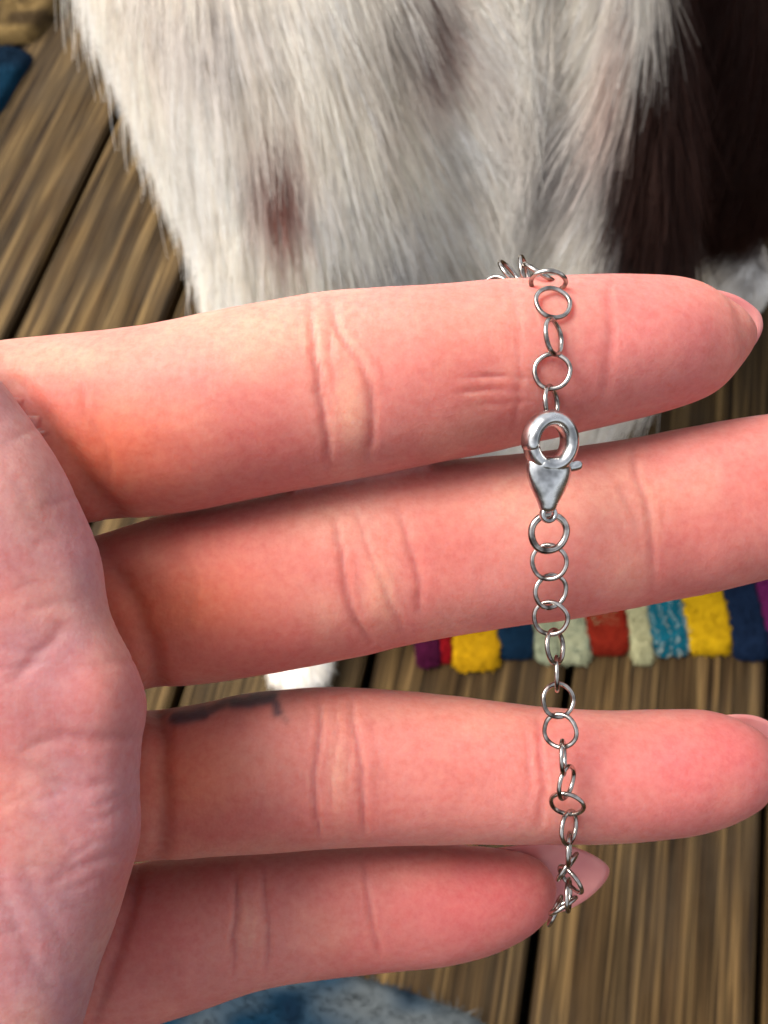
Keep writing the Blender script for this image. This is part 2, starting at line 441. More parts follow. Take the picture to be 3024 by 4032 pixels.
# coat marks: centre on the body, radii across / along the hair, colour
marks = []
for u, v, ru, rv, c, k in ((1085, 690, .0105, .020, BROWN, .8), (1110, 770, .007, .014, BROWN, .7), (1600, 20, .020, .020, SLATE, .38), (1700, 140, .010, .024, BROWN, .5),
                     (2250, 640, .012, .018, SLATE, .6), (1500, 1090, .013, .010, SLATE, .45), (2500, 540, .006, .026, BROWN * .8, .5), (2420, 300, .006, .03, BROWN, .45), (2150, 300, .006, .02, GREYV*.6, .4),
                     (1480, 470, .006, .012, GREYV * .7, .4), (1950, 330, .008, .03, GREYV * .8, .25), (760, 60, .03, .02, GREYV * .85, .5)):
    p = on_dog(u, v)
    if p is not None: marks.append((p, ru, rv, c, k))

def coat(Q):
    C = np.tile(WHITE, (len(Q), 1))
    t = np.clip(0.5 + 0.9 * vnoise(Q, 26, 3), 0, 1)[:, None] * 0.65
    C = C * (1 - t) + CREAM * t
    t = np.clip(-0.15 + 1.1 * vnoise(Q, 34, 8), 0, 1)[:, None] * 0.3
    C = C * (1 - t) + GREYV * t
    for p, ru, rv, c, k in marks:
        d = Q - p
        w = np.exp(-np.maximum(0, (d[:, 0] / ru) ** 2 + ((d[:, 2] + .3 * d[:, 1]) / rv) ** 2 - 0.2) * 0.9)
        w = np.clip(w + 0.25 * w * vnoise(Q, 160, 5), 0, 1)[:, None] * k
        C = C * (1 - w) + c * w
    # dark brown side: right of a wavy line over the shoulder, white feet and a white hind foot
    line = 0.106 + 0.022 * np.clip((Q[:, 2] - 0.30) / 0.06, 0, 1) + 0.014 * np.clip((0.29 - Q[:, 2]) / 0.07, 0, 1) + 0.010 * vnoise(Q, 30, 11) + 0.010 * vnoise(Q, 90, 12)
    w = 1 / (1 + np.exp(-(Q[:, 0] - line) / 0.0025))
    w = np.maximum(w, 1 / (1 + np.exp(-(Q[:, 1] - 0.545 - .1 * (Q[:, 0] < .04)) / 0.008)))
    w *= 1 / (1 + np.exp((0.040 - Q[:, 2] + .02 * vnoise(Q, 40, 4)) / 0.006))
    w *= 1 - 1 / (1 + np.exp((Q[:, 2] - .225 + .02 * vnoise(Q, 60, 6)) / .006)) * ((Q[:, 0] < .2) & (Q[:, 1] < .5))
    C = C * (1 - w[:, None]) + DARK * w[:, None]
    return C
set_color(dme, 'hue', coat(dV) * 0.9)
link('body', dme, DOGSKIN, dog)

def comb(Q, Nn):
    """direction the hair lies in"""
    xc = 0.060
    side = 0.5 + 0.5 * np.tanh((Q[:, 0] - xc) / .014)
    fx = (1 - side) * (0.16 + 0.50 * np.exp(-((Q[:, 0] - xc + .015) / .04) ** 2)) + side * (-0.40 - 0.15 * np.exp(-((Q[:, 0] - xc) / .03) ** 2))
    fx = fx + 0.20 * vnoise(Q, 22, 21) + 0.08 * vnoise(Q, 70, 22)
    D = np.stack([fx, -0.35 + 0.2 * vnoise(Q, 30, 23), -np.ones(len(Q))], axis=1)
    back = Q[:, 1] > 0.56
    D[back] = np.stack([fx[back] * .5, np.full(back.sum(), .1), -np.ones(back.sum())], axis=1)
    D -= (D * Nn).sum(1)[:, None] * Nn
    D /= np.linalg.norm(D, axis=1)[:, None] + 1e-9
    return D
def seen_weight(c):
    u, v, d = proj(c)
    inside = (u > -500) & (u < 3500) & (v > -500) & (v < 3200)
    return np.where(inside, 1.0, 0.06)
NF = 140000
q, qn = sample_tris(dme, NF, seen_weight)
toC = CAM - q; toC /= np.linalg.norm(toC, axis=1)[:, None]
keep = (qn * toC).sum(1) > -0.35
uu, vv, _ = proj(q)
keep |= ~((uu > -500) & (uu < 3500) & (vv > -500))
q, qn = q[keep], qn[keep]
D = comb(q, qn)
qc = q - D * (q * D).sum(1)[:, None] * 0.75      # locks run along the hair
clump = np.stack([vnoise(qc, 170, 31), vnoise(qc, 170, 32), vnoise(qc, 170, 33)], axis=1)
L = 0.033 * (1 + 0.3 * rng.standard_normal(len(q)).clip(-2, 2)) * (1 + 0.25 * vnoise(q, 40, 41))
low = q[:, 2] < 0.07
L = np.where(low, 0.008, L); L = np.where(q[:, 1] < .45, np.where(q[:, 2] > .52, 0.008, L), L)
K = 5
lift = (0.17 + 0.14 * rng.random(len(q)))[:, None]
jit = rng.standard_normal((len(q), 3)) * 0.065
pts = np.zeros((len(q), K, 3))
d0 = D + qn * lift + jit + clump * 0.22
for k in range(K):
    t = k / (K - 1)
    pts[:, k] = q + (L * t)[:, None] * d0 - qn * (0.30 * L * t * t)[:, None] * lift * 2 + clump * (0.10 * L * t * t)[:, None]
pts[:, :, 2] = np.maximum(pts[:, :, 2], 0.002)
fc = coat(q + D * 0.004) * (1 + 0.14 * rng.standard_normal(len(q)))[:, None].clip(0.55, 1.4)
lock = vnoise(qc, 330, 44, 2)                      # darker and lighter locks
fc = fc * (1 + np.where(lock < 0, .34, .18) * lock)[:, None]
strands('fur', pts, fc.clip(0, 0.95), 0.00026, 0.00006, FUR, dog)
# face, out of the frame above
def ball(name, c, r, mat, parent, sc_=(1, 1, 1)):
    bm = bmesh.new(); bmesh.ops.create_uvsphere(bm, u_segments=20, v_segments=12, radius=r)
    for v in bm.verts: v.co = Vector((v.co.x * sc_[0] + c[0], v.co.y * sc_[1] + c[1], v.co.z * sc_[2] + c[2]))
    me = bpy.data.meshes.new(name); bm.to_mesh(me); bm.free(); return link(name, me, mat, parent)
ball('nose', (.03, .325, .612), .014, NOSE, dog, (1.2, .8, .9))
for s in (-1, 1): ball('eye', (.032 + s * .032, .44, .672), .009, EYE, dog)

# ------------------------------------------------------------------ hand
# outlines of each finger in the view: u, v_top, v_bottom, depth of the bone line (m), half thickness (mm)
IDX = [(-900, 1480, 2150, .112, 9.2), (-300, 1385, 2110, .1118, 9.0), (200, 1322, 2075, .1114, 8.6), (600, 1278, 2036, .1110, 8.2), (1000, 1200, 1962, .1108, 8.0),
       (1300, 1147, 1905, .1108, 7.9), (1500, 1130, 1868, .1108, 7.7), (1800, 1112, 1808, .1112, 7.5), (2100, 1092, 1742, .1120, 7.3), (2400, 1078, 1672, .1134, 7.0), (2600, 1084, 1622, .1146, 6.3),
       (2720, 1102, 1580, .1155, 5.6), (2800, 1138, 1522, .1163, 4.8), (2866, 1180, 1455, .1168, 3.8), (2912, 1218, 1398, .1172, 2.7), (2940, 1255, 1345, .1175, 1.5), (2948, 1292, 1304, .1176, .2)]
MID = [(-700, 2240, 2880, 0.1190, 8.8), (0, 2170, 2800, 0.1185, 8.6), (380, 2112, 2735, 0.1180, 8.4), (700, 2014, 2704, 0.1177, 8.2), (1000, 1958, 2664, 0.1175, 8), (1300, 1887, 2605, 0.1175, 8),
       (1600, 1814, 2540, 0.1175, 7.8), (1900, 1794, 2488, 0.1175, 7.7), (2200, 1766, 2444, 0.1177, 7.6), (2500, 1722, 2392, 0.1180, 7.4), (2800, 1664, 2328, 0.1185, 7.2), (3100, 1618, 2248, 0.1195, 6.9), (3350, 1620, 2140, 0.1205, 6),
       (3500, 1650, 2050, 0.1215, 4.8), (3590, 1700, 1970, 0.1220, 3.2), (3640, 1760, 1900, 0.1223, 1.6), (3655, 1810, 1840, 0.1225, 0.2)]
RNG_ = [(-600, 2850, 3420, 0.1223, 8.2), (0, 2840, 3405, 0.1218, 8), (560, 2800, 3384, 0.1213, 7.8), (800, 2772, 3366, 0.1211, 7.6), (1000, 2728, 3356, 0.1209, 7.5), (1250, 2704, 3338, 0.1207, 7.5), (1500, 2712, 3328, 0.1207, 7.3),
        (1800, 2742, 3320, 0.1208, 7.1), (2100, 2780, 3318, 0.1211, 7), (2400, 2800, 3314, 0.1215, 6.8), (2600, 2796, 3300, 0.1219, 6.5), (2780, 2796, 3266, 0.1223, 6), (2900, 2818, 3212, 0.1227, 5.2),
        (2970, 2850, 3150, 0.1231, 4), (3012, 2900, 3085, 0.1234, 2.6), (3030, 2950, 3030, 0.1236, 1.2), (3036, 2984, 2996, 0.1237, 0.2)]
PNK = [(-500, 3440, 4250, 0.1267, 7.6), (0, 3430, 4170, 0.1262, 7.4), (400, 3422, 4072, 0.1258, 7.1), (700, 3380, 3985, 0.1256, 6.8), (1000, 3352, 3884, 0.1254, 6.5), (1250, 3336, 3842, 0.1254, 6.3), (1500, 3324, 3815, 0.1256, 6.2),
       (1700, 3316, 3800, 0.1259, 6), (1850, 3332, 3765, 0.1262, 5.6), (1980, 3338, 3715, 0.1266, 5), (2080, 3352, 3655, 0.1269, 4), (2140, 3378, 3600, 0.1271, 3), (2172, 3420, 3545, 0.1272, 1.6), (2182, 3470, 3490, 0.1273, 0.2)]
THB = [(-1250, 2150, 2950, .104, 11.0), (-1300, 1900, 2600, .100, 10.5), (-1420, 1500, 2150, .096, 9.5), (-1600, 1000, 1560, .092, 8.8), (-1750, 600, 1120, .089, 8.2), (-1850, 330, 720, .087, 6.0), (-1890, 260, 480, .086, 3.0), (-1900, 300, 340, .086, .2)]

def finger(rows, n=110, m=40):
    S = []
    for u, vt, vb, d, b in rows:
        c = P(u, (vt + vb) / 2, d)
        S.append((*c, (vb - vt) / 2 * d / F_PX * 0.985, b / 1000))
    return loft(S, n=n, m=m, ref=UP, power=2.15)

hparts, seeds, seed_id = [], [], []
for k, rows in enumerate((IDX, MID, RNG_, PNK)):
    V, Fq, C = finger(rows); hparts.append((V, Fq)); seeds.append(V); seed_id += [k] * len(V)
# thumb, out of the frame on the left
S = [(*P(u, (a + b) / 2, d), t / 1000, t / 1000) for u, a, b, d, t in THB]
V, Fq, C = loft(S, n=50, m=28, ref=RIGHT); hparts.append((V, Fq)); seeds.append(V); seed_id += [5] * len(V)
# palm: sections across it at successive heights; the right edge is the pad under the fingers
EDGE = [(1180, -620), (1330, -220), (1473, -10), (1610, 88), (1710, 160), (1892, 268), (2047, 334), (2166, 371), (2330, 392), (2475, 437), (2621, 508), (2719, 562), (2800, 576), (2883, 554), (3092, 538), (3275, 546), (3375, 528),
        (3484, 500), (3648, 455), (3803, 392), (4032, 330), (4250, 240), (4420, 60), (4520, -250)]
def palm(front, back, inset, wid, power):
    S = []; ev = np.array([e[0] for e in EDGE], float); eu = np.array([e[1] for e in EDGE], float)
    vs = np.linspace(ev[0], ev[-1], 70); us = np.interp(vs, ev, eu)
    ker = np.array([1, 2, 1]) / 4.0
    us = np.convolve(np.pad(us, 1, mode='edge'), ker, 'valid')
    n, m = len(vs), 44
    th = np.linspace(0, 2 * math.pi, m, endpoint=False); c, s = np.cos(th), np.sin(th)
    V = []
    for i, v in enumerate(vs):
        e = min(1.0, math.sqrt(max(0.0, 1 - max(0, abs((v - 2850) / 1670)) ** 6)) + 0.02)
        dm = (front + back) / 2; hd = (back - front) / 2 * (0.35 + 0.65 * e)
        x = np.sign(c) * np.abs(c) ** (2 / power); y = np.sign(s) * np.abs(s) ** (2 / power)
        w = wid * (0.16 + 0.84 * math.sqrt(max(0.0, 1 - abs((v - 2850) / 1680) ** 2.2)))
        for j in range(m):
            d = dm - hd * y[j]
            V.append(P(us[i] - inset - w + w * x[j], v, d))
    Fq = []
    for i in range(n - 1):
        for j in range(m):
            j2 = (j + 1) % m; Fq.append((i * m + j, i * m + j2, (i + 1) * m + j2, (i + 1) * m + j))
    Fq.append(tuple(range(m))[::-1]); Fq.append(tuple((n - 1) * m + j for j in range(m)))
    return np.array(V), Fq
V, Fq = palm(.0905, .1085, 0, 900, 2.3); hparts.append((V, Fq)); seeds.append(V); seed_id += [4] * len(V)
V, Fq = palm(.098, .129, 60, 1000, 2.4); hparts.append((V, Fq)); seeds.append(V); seed_id += [4] * len(V)
# ball of the thumb
S = [(*P(-820, 2750, .1005), .012, .010), (*P(-1150, 2480, .1010), .0145, .0125), (*P(-1300, 2150, .1005), .0125, .0115), (*P(-1380, 1800, .098), .0105, .010)]
V, Fq, C = loft(round_ends(cat_rom(S, 24)), m=28, ref=RIGHT, raw=True); hparts.append((V, Fq)); seeds.append(V); seed_id += [4] * len(V)
S = [(*P(-700, 2950, .1060), .032, .0125), (*P(-1300, 2930, .1065), .031, .0135), (*P(-2000, 2920, .1065), .027, .014), (*P(-2600, 2940, .105), .023, .0155)]
V, Fq, C = loft(round_ends(cat_rom(S, 24)), m=36, ref=UP, raw=True); hparts.append((V, Fq)); seeds.append(V); seed_id += [4] * len(V)
# wrist and forearm leaving to the left
S = [(*P(-1000, 2850, .108), .026, .013), (*P(-2000, 2900, .106), .024, .014), (*P(-3200, 3000, .104), .021, .0165), (*P(-5000, 3150, .100), .023, .019), (*P(-7500, 3300, .096), .028, .024), (*P(-9500, 3400, .092), .031, .027)]
V, Fq, C = loft(S, n=40, m=36, ref=UP); hparts.append((V, Fq)); seeds.append(V); seed_id += [4] * len(V)

hme = fuse(hparts, 0.00032, 16)
hV, hN = get_co(hme), get_no(hme)
SV = np.vstack(seeds); SI = np.array(seed_id)
kd = kdtree.KDTree(len(SV))
for i, p in enumerate(SV): kd.insert(p, i)
kd.balance()
ids = SI[np.fromiter((kd.find(p)[1] for p in hV), dtype=np.int64, count=len(hV))]
hu, hv, hd = proj(hV)
toC = CAM - hV; toC /= np.linalg.norm(toC, axis=1)[:, None]
facing = np.clip(((hN * toC).sum(1) + 0.15) / 0.3, 0, 1)

def dist_poly(u, v, pl):
    best = np.full(len(u), 1e9); tt = np.zeros(len(u)); n = len(pl) - 1
    for k in range(n):
        ax, ay = pl[k]; bx, by = pl[k + 1]; dx, dy = bx - ax, by - ay
        t = np.clip(((u - ax) * dx + (v - ay) * dy) / (dx * dx + dy * dy), 0, 1)
        d = np.hypot(u - ax - t * dx, v - ay - t * dy)
        m = d < best; best[m] = d[m]; tt[m] = (k + t[m]) / n
    return best, tt
disp = np.zeros(len(hV)); red = np.zeros(len(hV)); pale = np.zeros(len(hV)); ink = np.zeros(len(hV))
# (part, polyline, depth mm, half width px, redness)
CREASES = [
    (0, [(1215, 1160), (1235, 1350), (1255, 1550), (1290, 1720), (1300, 1860)], .42, 24, .55),
    (0, [(1290, 1150), (1330, 1300), (1420, 1430), (1465, 1560), (1462, 1720), (1440, 1850)], .30, 22, .5),
    (0, [(1230, 1300), (1275, 1500), (1300, 1640)], .18, 14, .3),
    (0, [(2010, 1110), (2040, 1300), (2050, 1480), (2030, 1700)], .16, 22, .25), (0, [(2390, 1100), (2400, 1350), (2380, 1600)], .22, 26, .25),
    (0, [(1750, 1490), (1950, 1478), (2110, 1490)], .10, 14, .15), (0, [(1800, 1545), (1980, 1530), (2090, 1545)], .08, 14, .15), (0, [(1880, 1600), (2080, 1570)], .07, 12, .1),
    (0, [(-60, 1430), (60, 1510), (170, 1650), (290, 1830), (430, 2010), (520, 2080)], .9, 46, .6), (0, [(330, 1500), (330, 1600), (420, 1760), (440, 1950)], .2, 30, .3),
    (1, [(1310, 2010), (1340, 2180), (1365, 2330), (1400, 2450), (1470, 2540)], .40, 22, .6), (1, [(1390, 2000), (1440, 2150), (1500, 2290), (1560, 2420), (1600, 2500)], .20, 20, .35),
    (1, [(1560, 1990), (1610, 2130), (1650, 2300), (1660, 2440)], .30, 24, .4),
    (1, [(2485, 1740), (2500, 1850), (2545, 1980), (2565, 2120), (2570, 2350)], .30, 24, .35), (1, [(2440, 1900), (2500, 2050), (2520, 2200)], .12, 16, .15),
    (1, [(390, 2150), (490, 2290), (550, 2420), (595, 2560), (625, 2700), (640, 2800)], .75, 40, .6), (1, [(680, 2150), (760, 2300), (740, 2500)], .2, 34, .3),
    (2, [(1255, 2730), (1260, 2900), (1235, 3050), (1240, 3200), (1260, 3310)], .50, 18, .5), (2, [(1310, 2740), (1330, 2900), (1300, 3050), (1310, 3250)], .18, 12, .3),
    (2, [(1380, 2740), (1400, 2900), (1420, 3050), (1430, 3200), (1440, 3300)], .42, 18, .45),
    (2, [(2120, 2800), (2125, 2950), (2140, 3100), (2120, 3290)], .26, 24, .3), (2, [(2060, 2850), (2080, 3000), (2070, 3200)], .10, 16, .1),
    (2, [(600, 2740), (640, 2880), (640, 3060), (645, 3200), (640, 3330), (600, 3440)], .7, 36, .6),
    (3, [(925, 3420), (935, 3560), (920, 3680), (925, 3850)], .42, 18, .4), (3, [(1035, 3400), (1045, 3560), (1060, 3700), (1050, 3840)], .40, 18, .4), (3, [(975, 3440), (985, 3600), (980, 3760)], .14, 12, .2),
    (3, [(1430, 3370), (1440, 3500), (1470, 3650), (1490, 3780)], .34, 20, .4), (3, [(560, 3380), (520, 3560), (470, 3740), (400, 3960), (340, 4120)], .5, 40, .5),
    # lines of the palm
    (4, [(-200, 2120), (60, 2300), (200, 2370), (330, 2390)], .28, 26, .2), (4, [(-100, 2200), (40, 2240), (170, 2320)], .18, 18, .1),
    (4, [(40, 2700), (110, 2620), (200, 2520), (260, 2440)], .30, 24, .25), (4, [(0, 2540), (120, 2570), (230, 2520)], .16, 16, .12), (4, [(-60, 2620), (90, 2640), (190, 2600)], .14, 14, .1),
    (4, [(60, 2960), (240, 2900), (420, 2900), (560, 2890)], .35, 22, .15), (4, [(150, 3060), (320, 3100), (440, 3060)], .2, 20, .12), (4, [(0, 2980), (180, 3040), (300, 3150), (360, 3260)], .22, 24, .2),
    (4, [(300, 3250), (420, 3200), (540, 3120)], .22, 16, .1), (4, [(340, 3180), (460, 3120), (550, 3020)], .2, 14, .1), (4, [(180, 3480), (330, 3400), (500, 3330)], .25, 20, .15),
    (4, [(-20, 3420), (60, 3640), (130, 3800), (220, 3900)], .25, 26, .2), (4, [(90, 3400), (150, 3560), (240, 3700), (340, 3780)], .2, 22, .12), (4, [(250, 3560), (360, 3600), (440, 3640)], .15, 16, .1),
    (4, [(-50, 1800), (60, 1900), (140, 2060)], .15, 22, .1), (4, [(100, 2000), (230, 2120), (320, 2300)], .12, 18, .1), (4, [(380, 2640), (450, 2740), (530, 2790)], .2, 18, .15),
]
rl = random.Random(11)
fine = []
for part, pl, dep, wd, rd in CREASES:                # thin branching lines beside every joint crease
    if part == 4 or pl[0][0] < 700: continue
    for k in range(4):
        a = rl.uniform(0, .5); b = a + rl.uniform(.25, .5); off = rl.uniform(-70, 70); tl = rl.uniform(-40, 40)
        P_ = cat_rom(np.array(pl, float), 40)[int(a * 39):int(min(b, 1) * 39) + 1]
        if len(P_) < 4: continue
        fine.append((part, [(x + off + tl * i / len(P_), y) for i, (x, y) in enumerate(P_[::3])], rl.uniform(.05, .11), 15, .12))
for k in range(46):                                  # short lines across the palm
    x, y = rl.uniform(-150, 480), rl.uniform(1700, 3950); an = rl.choice((-.55, .35, -.2, 1.1)) + rl.uniform(-.25, .25); ln_ = rl.uniform(80, 240)
    fine.append((4, [(x + ln_ * t * math.cos(an) + 14 * math.sin(3 * t + k), y + ln_ * t * math.sin(an)) for t in (0, .33, .66, 1)], rl.uniform(.06, .17), 14, .12))
CREASES += fine
wob_u = 10 * vnoise(hV, 500, 51) + 5 * vnoise(hV, 1400, 52)
for part, pl, dep, wd, rd in CREASES:
    if part == 4: dep, wd, rd = dep * .5, wd * 1.1, rd * .6
    elif rd < .6 or pl[0][0] > 700: dep, wd = dep * .75, wd * .6
    xs_, ys_ = [q_[0] for q_ in pl], [q_[1] for q_ in pl]; mg = 6 * wd + 20
    sel = np.where((ids == part) & (facing > 0) & (hu > min(xs_) - mg) & (hu < max(xs_) + mg) & (hv > min(ys_) - mg) & (hv < max(ys_) + mg))[0]
    if len(sel) == 0: continue
    d, t = dist_poly(hu[sel] + wob_u[sel], hv[sel], pl)
    end = np.clip(np.minimum(t, 1 - t) * 6, 0, 1) ** .7
    g = np.exp(-(d / wd) ** 2); rim = np.exp(-((d - 2.4 * wd) / (1.6 * wd)) ** 2)
    disp[sel] -= dep * (g - 0.05 * rim) * end * facing[sel]
    red[sel] = np.maximum(red[sel], rd * np.exp(-(d / (wd * 1.5)) ** 2) * end)
# soft pads between the joints, fine uneven flesh
for part, u, v, su, sv, amp in ((0, 780, 1600, 330, 260, .5), (0, 1380, 1640, 60, 150, .16), (0, 1750, 1450, 220, 240, .25), (0, 2650, 1340, 180, 160, .5),
                                (1, 950, 2320, 300, 220, .45), (1, 1480, 2330, 50, 120, .2), (1, 2050, 2130, 300, 220, .25), (2, 930, 3040, 220, 200, .6), (2, 1340, 3060, 40, 170, .14), (2, 1800, 3050, 240, 200, .25), (2, 2650, 3050, 260, 170, .5),
                                (3, 700, 3680, 170, 170, .4), (3, 985, 3620, 40, 130, .12), (3, 1250, 3590, 150, 170, .3), (3, 1800, 3580, 220, 150, .5),
                                (4, 420, 2700, 140, 240, 1.0), (4, 330, 2250, 140, 200, .7), (4, 420, 3200, 150, 250, .8), (4, 100, 1900, 160, 200, .5)):
    m = ids == part
    disp[m] += amp * np.exp(-((hu[m] - u) / su) ** 2 - ((hv[m] - v) / sv) ** 2) * facing[m]
disp += np.where(ids == 4, .06, .12) * vnoise(hV, 130, 61) + 0.035 * vnoise(hV, 420, 62)
wr = vnoise(hV * np.array([1, .35, .35]), 900, 63, 2)
disp += np.where(ids == 4, 0.024, 0.022) * np.minimum(0, np.abs(wr) * 3 - 0.6) * facing
hV2 = hV + hN * (disp / 1000)[:, None]
set_co(hme, hV2)

# skin colour: blood-flushed pads and creases, paler knuckles, ring finger ink, plus painted-in light and shade
BASE = np.array([0.485, 0.178, 0.153]); FLUSH_SHADE = np.array([0.42, 0.098, 0.086]); PALE = np.array([0.58, 0.30, 0.215]); PALM_SKYLIT = np.array([0.375, 0.18, 0.19]); BOUNCE_ORANGE = np.array([0.55, 0.135, 0.068]); INK = np.array([0.045, 0.05, 0.065])
C = np.tile(BASE, (len(hV), 1))
m = ids == 4; C[m] = PALM_SKYLIT  # cool skylight on the palm painted in as a darker lilac tint
def blend(w, c):
    global C
    w = np.clip(w, 0, 1)[:, None]; C = C * (1 - w) + c * w
blend(0.32 + 0.7 * vnoise(hV, 120, 71), FLUSH_SHADE * .7 + BASE * .3)
blend(np.clip(0.9 * vnoise(hV, 170, 73), 0, 1) * .6, PALE)
blend(red * 0.75, FLUSH_SHADE * .9)
for part, u, v, su, sv, k, c in ((0, 1380, 1620, 62, 160, .85, PALE), (0, 1000, 1290, 500, 150, .6, PALE), (0, 200, 1410, 350, 90, .7, PALE), (0, 1900, 1230, 400, 120, .3, PALE), (1, 2050, 1980, 500, 130, .3, PALE), (4, 100, 1800, 200, 300, .3, PALE), (4, 420, 2560, 90, 300, .35, PALE), (1, 1500, 2330, 70, 160, .6, PALE), (1, 1300, 2050, 260, 120, .4, PALE), (2, 900, 3010, 200, 120, .35, PALE), (2, 1335, 3040, 45, 180, .45, PALE),  # pale upper finger edges paint in light from above; joint patches are skin
                                 (3, 985, 3640, 45, 120, .45, PALE), (0, 420, 1800, 340, 220, .9, BOUNCE_ORANGE), (1, 640, 2420, 420, 280, .9, BOUNCE_ORANGE), (0, 900, 1780, 500, 130, .45, FLUSH_SHADE), (1, 1000, 2560, 500, 100, .5, FLUSH_SHADE), (2, 2700, 3020, 420, 260, .65, FLUSH_SHADE * [1.05, .95, 1.25]), (3, 1900, 3560, 420, 300, .7, FLUSH_SHADE * [1.0, .9, 1.1]), (0, 2600, 1400, 380, 260, .45, FLUSH_SHADE * [1.1, 1.25, 1.5]),  # orange at the finger bases paints in light bounced off the palm
                                 (2, 720, 3080, 260, 260, .7, BOUNCE_ORANGE), (3, 560, 3650, 220, 260, .45, FLUSH_SHADE), (2, 1000, 3260, 500, 90, .4, FLUSH_SHADE), (4, 330, 2740, 190, 200, .3, FLUSH_SHADE * [1, 1.2, 1.25]), (2, 1700, 2800, 700, 60, .3, PALE * .8)):  # flush along finger undersides paints in their shade; fingertip redness is skin
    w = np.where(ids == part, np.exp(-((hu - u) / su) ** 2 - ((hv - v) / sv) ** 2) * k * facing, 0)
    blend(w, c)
TAT = [([(695, 2832), (745, 2822), (800, 2808)], 26, .95), ([(800, 2806), (860, 2785), (920, 2762)], 18, .85), ([(920, 2772), (970, 2768), (1010, 2752), (1070, 2745)], 25, .95), ([(1070, 2735), (1085, 2780), (1092, 2806)], 17, .9),
       ([(1095, 2812), (1125, 2840)], 9, .4), ([(620, 2800), (700, 2790), (800, 2765)], 12, .45), ([(900, 2738), (1010, 2718), (1080, 2716)], 14, .85)]
for pl, wd, k in TAT:
    sel = np.where((ids == 2) & (facing > 0))[0]
    d, t = dist_poly(hu[sel] + 14 * vnoise(hV[sel], 520, 81), hv[sel] + 10 * vnoise(hV[sel], 520, 82), pl)
    ink[sel] = np.maximum(ink[sel], k / (1 + np.exp((d - wd * 1.05) / 5.5)))
blend(ink * .93, INK)
C *= (1 + 0.05 * vnoise(hV, 300, 91))[:, None]
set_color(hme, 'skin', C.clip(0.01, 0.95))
hand = empty('hand', tuple(P(-300, 2850, .115)))
tag(hand, 'open left hand with spread pink fingers holding up a silver bracelet', 'hand')
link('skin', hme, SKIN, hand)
hbvh = bvhtree.BVHTree.FromPolygons([tuple(v) for v in hV2], [tuple(p.vertices) for p in hme.polygons])
def skin_depth(u, v):
    r = P(u, v, 1.0) - CAM; ln = np.linalg.norm(r)
    h = hbvh.ray_cast(Vector(CAM), Vector(r / ln))
    return None if h[0] is None else h[3] / ln

def nail(outline, d_in, d_out, axis, dome):
    """a thin curved plate behind a fingertip; axis = view direction its tip points to"""
    o = np.array(outline, float); c = o.mean(0)
    N = 56; o = cat_rom(np.vstack([o, o[:1]]), N + 1)[:-1]
    ax = np.array(axis, float) / np.hypot(*axis); pr = np.array([-ax[1], ax[0]])
    rel = o - c; la = rel @ ax; lw = rel @ pr; amax, amin = la.max(), la.min(); wm = np.abs(lw).max()
    rings = 9; V = []; Fq = []
    def pt(r, k):
        a, w = la[k] * r, lw[k] * r
        d = d_in + (d_out - d_in) * (a - amin) / (amax - amin) - dome * (1 - (w / wm) ** 2) * -1
        q = c + ax * a + pr * w
        return q, d
    for side in (0, 1):
        for i in range(rings):
            r = i / (rings - 1)
            for k in range(N):
                q, d = pt(r if side == 0 else r * 0.985, k)
                V.append(P(q[0], q[1], d + side * 0.00045))
    for side in (0, 1):
        o0 = side * rings * N
        for i in range(rings - 1):
            for k in range(N):
                k2 = (k + 1) % N; f = (o0 + i * N + k, o0 + i * N + k2, o0 + (i + 1) * N + k2, o0 + (i + 1) * N + k)
                Fq.append(f if side else f[::-1])
    b0 = (rings - 1) * N; b1 = rings * N + b0
    for k in range(N):
        k2 = (k + 1) % N; Fq.append((b0 + k, b1 + k, b1 + k2, b0 + k2))
    me = mesh_np('fingernail', np.array(V), Fq)
    bm = bmesh.new(); bm.from_mesh(me); bmesh.ops.remove_doubles(bm, verts=bm.verts, dist=1e-6); bmesh.ops.recalc_face_normals(bm, faces=bm.faces); bm.to_mesh(me); bm.free()
    return link('fingernail', me, NAIL, hand)
nail([(1900, 3345), (2040, 3328), (2170, 3318), (2290, 3345), (2375, 3392), (2400, 3432), (2372, 3485), (2300, 3548), (2205, 3592), (2080, 3600), (1950, 3540), (1890, 3430)], .1262, .1288, (1, .05), .0012)
nail([(2620, 1180), (2780, 1140), (2890, 1160), (2972, 1210), (3002, 1256), (2996, 1316), (2940, 1392), (2820, 1450), (2660, 1420), (2600, 1290)], .1176, .1188, (1, .05), .0010)
nail([(2700, 2850), (2860, 2815), (2985, 2822), (3075, 2880), (3100, 2970), (3070, 3050), (2980, 3110), (2850, 3130), (2720, 3090), (2670, 2970)], .1250, .1256, (1, .1), .0012)
nail([(3300, 1690), (3450, 1640), (3580, 1670), (3680, 1740), (3720, 1820), (3690, 1910), (3600, 1990), (3450, 2050), (3320, 2020), (3260, 1850)], .1225, .1236, (1, -.1), .0012)

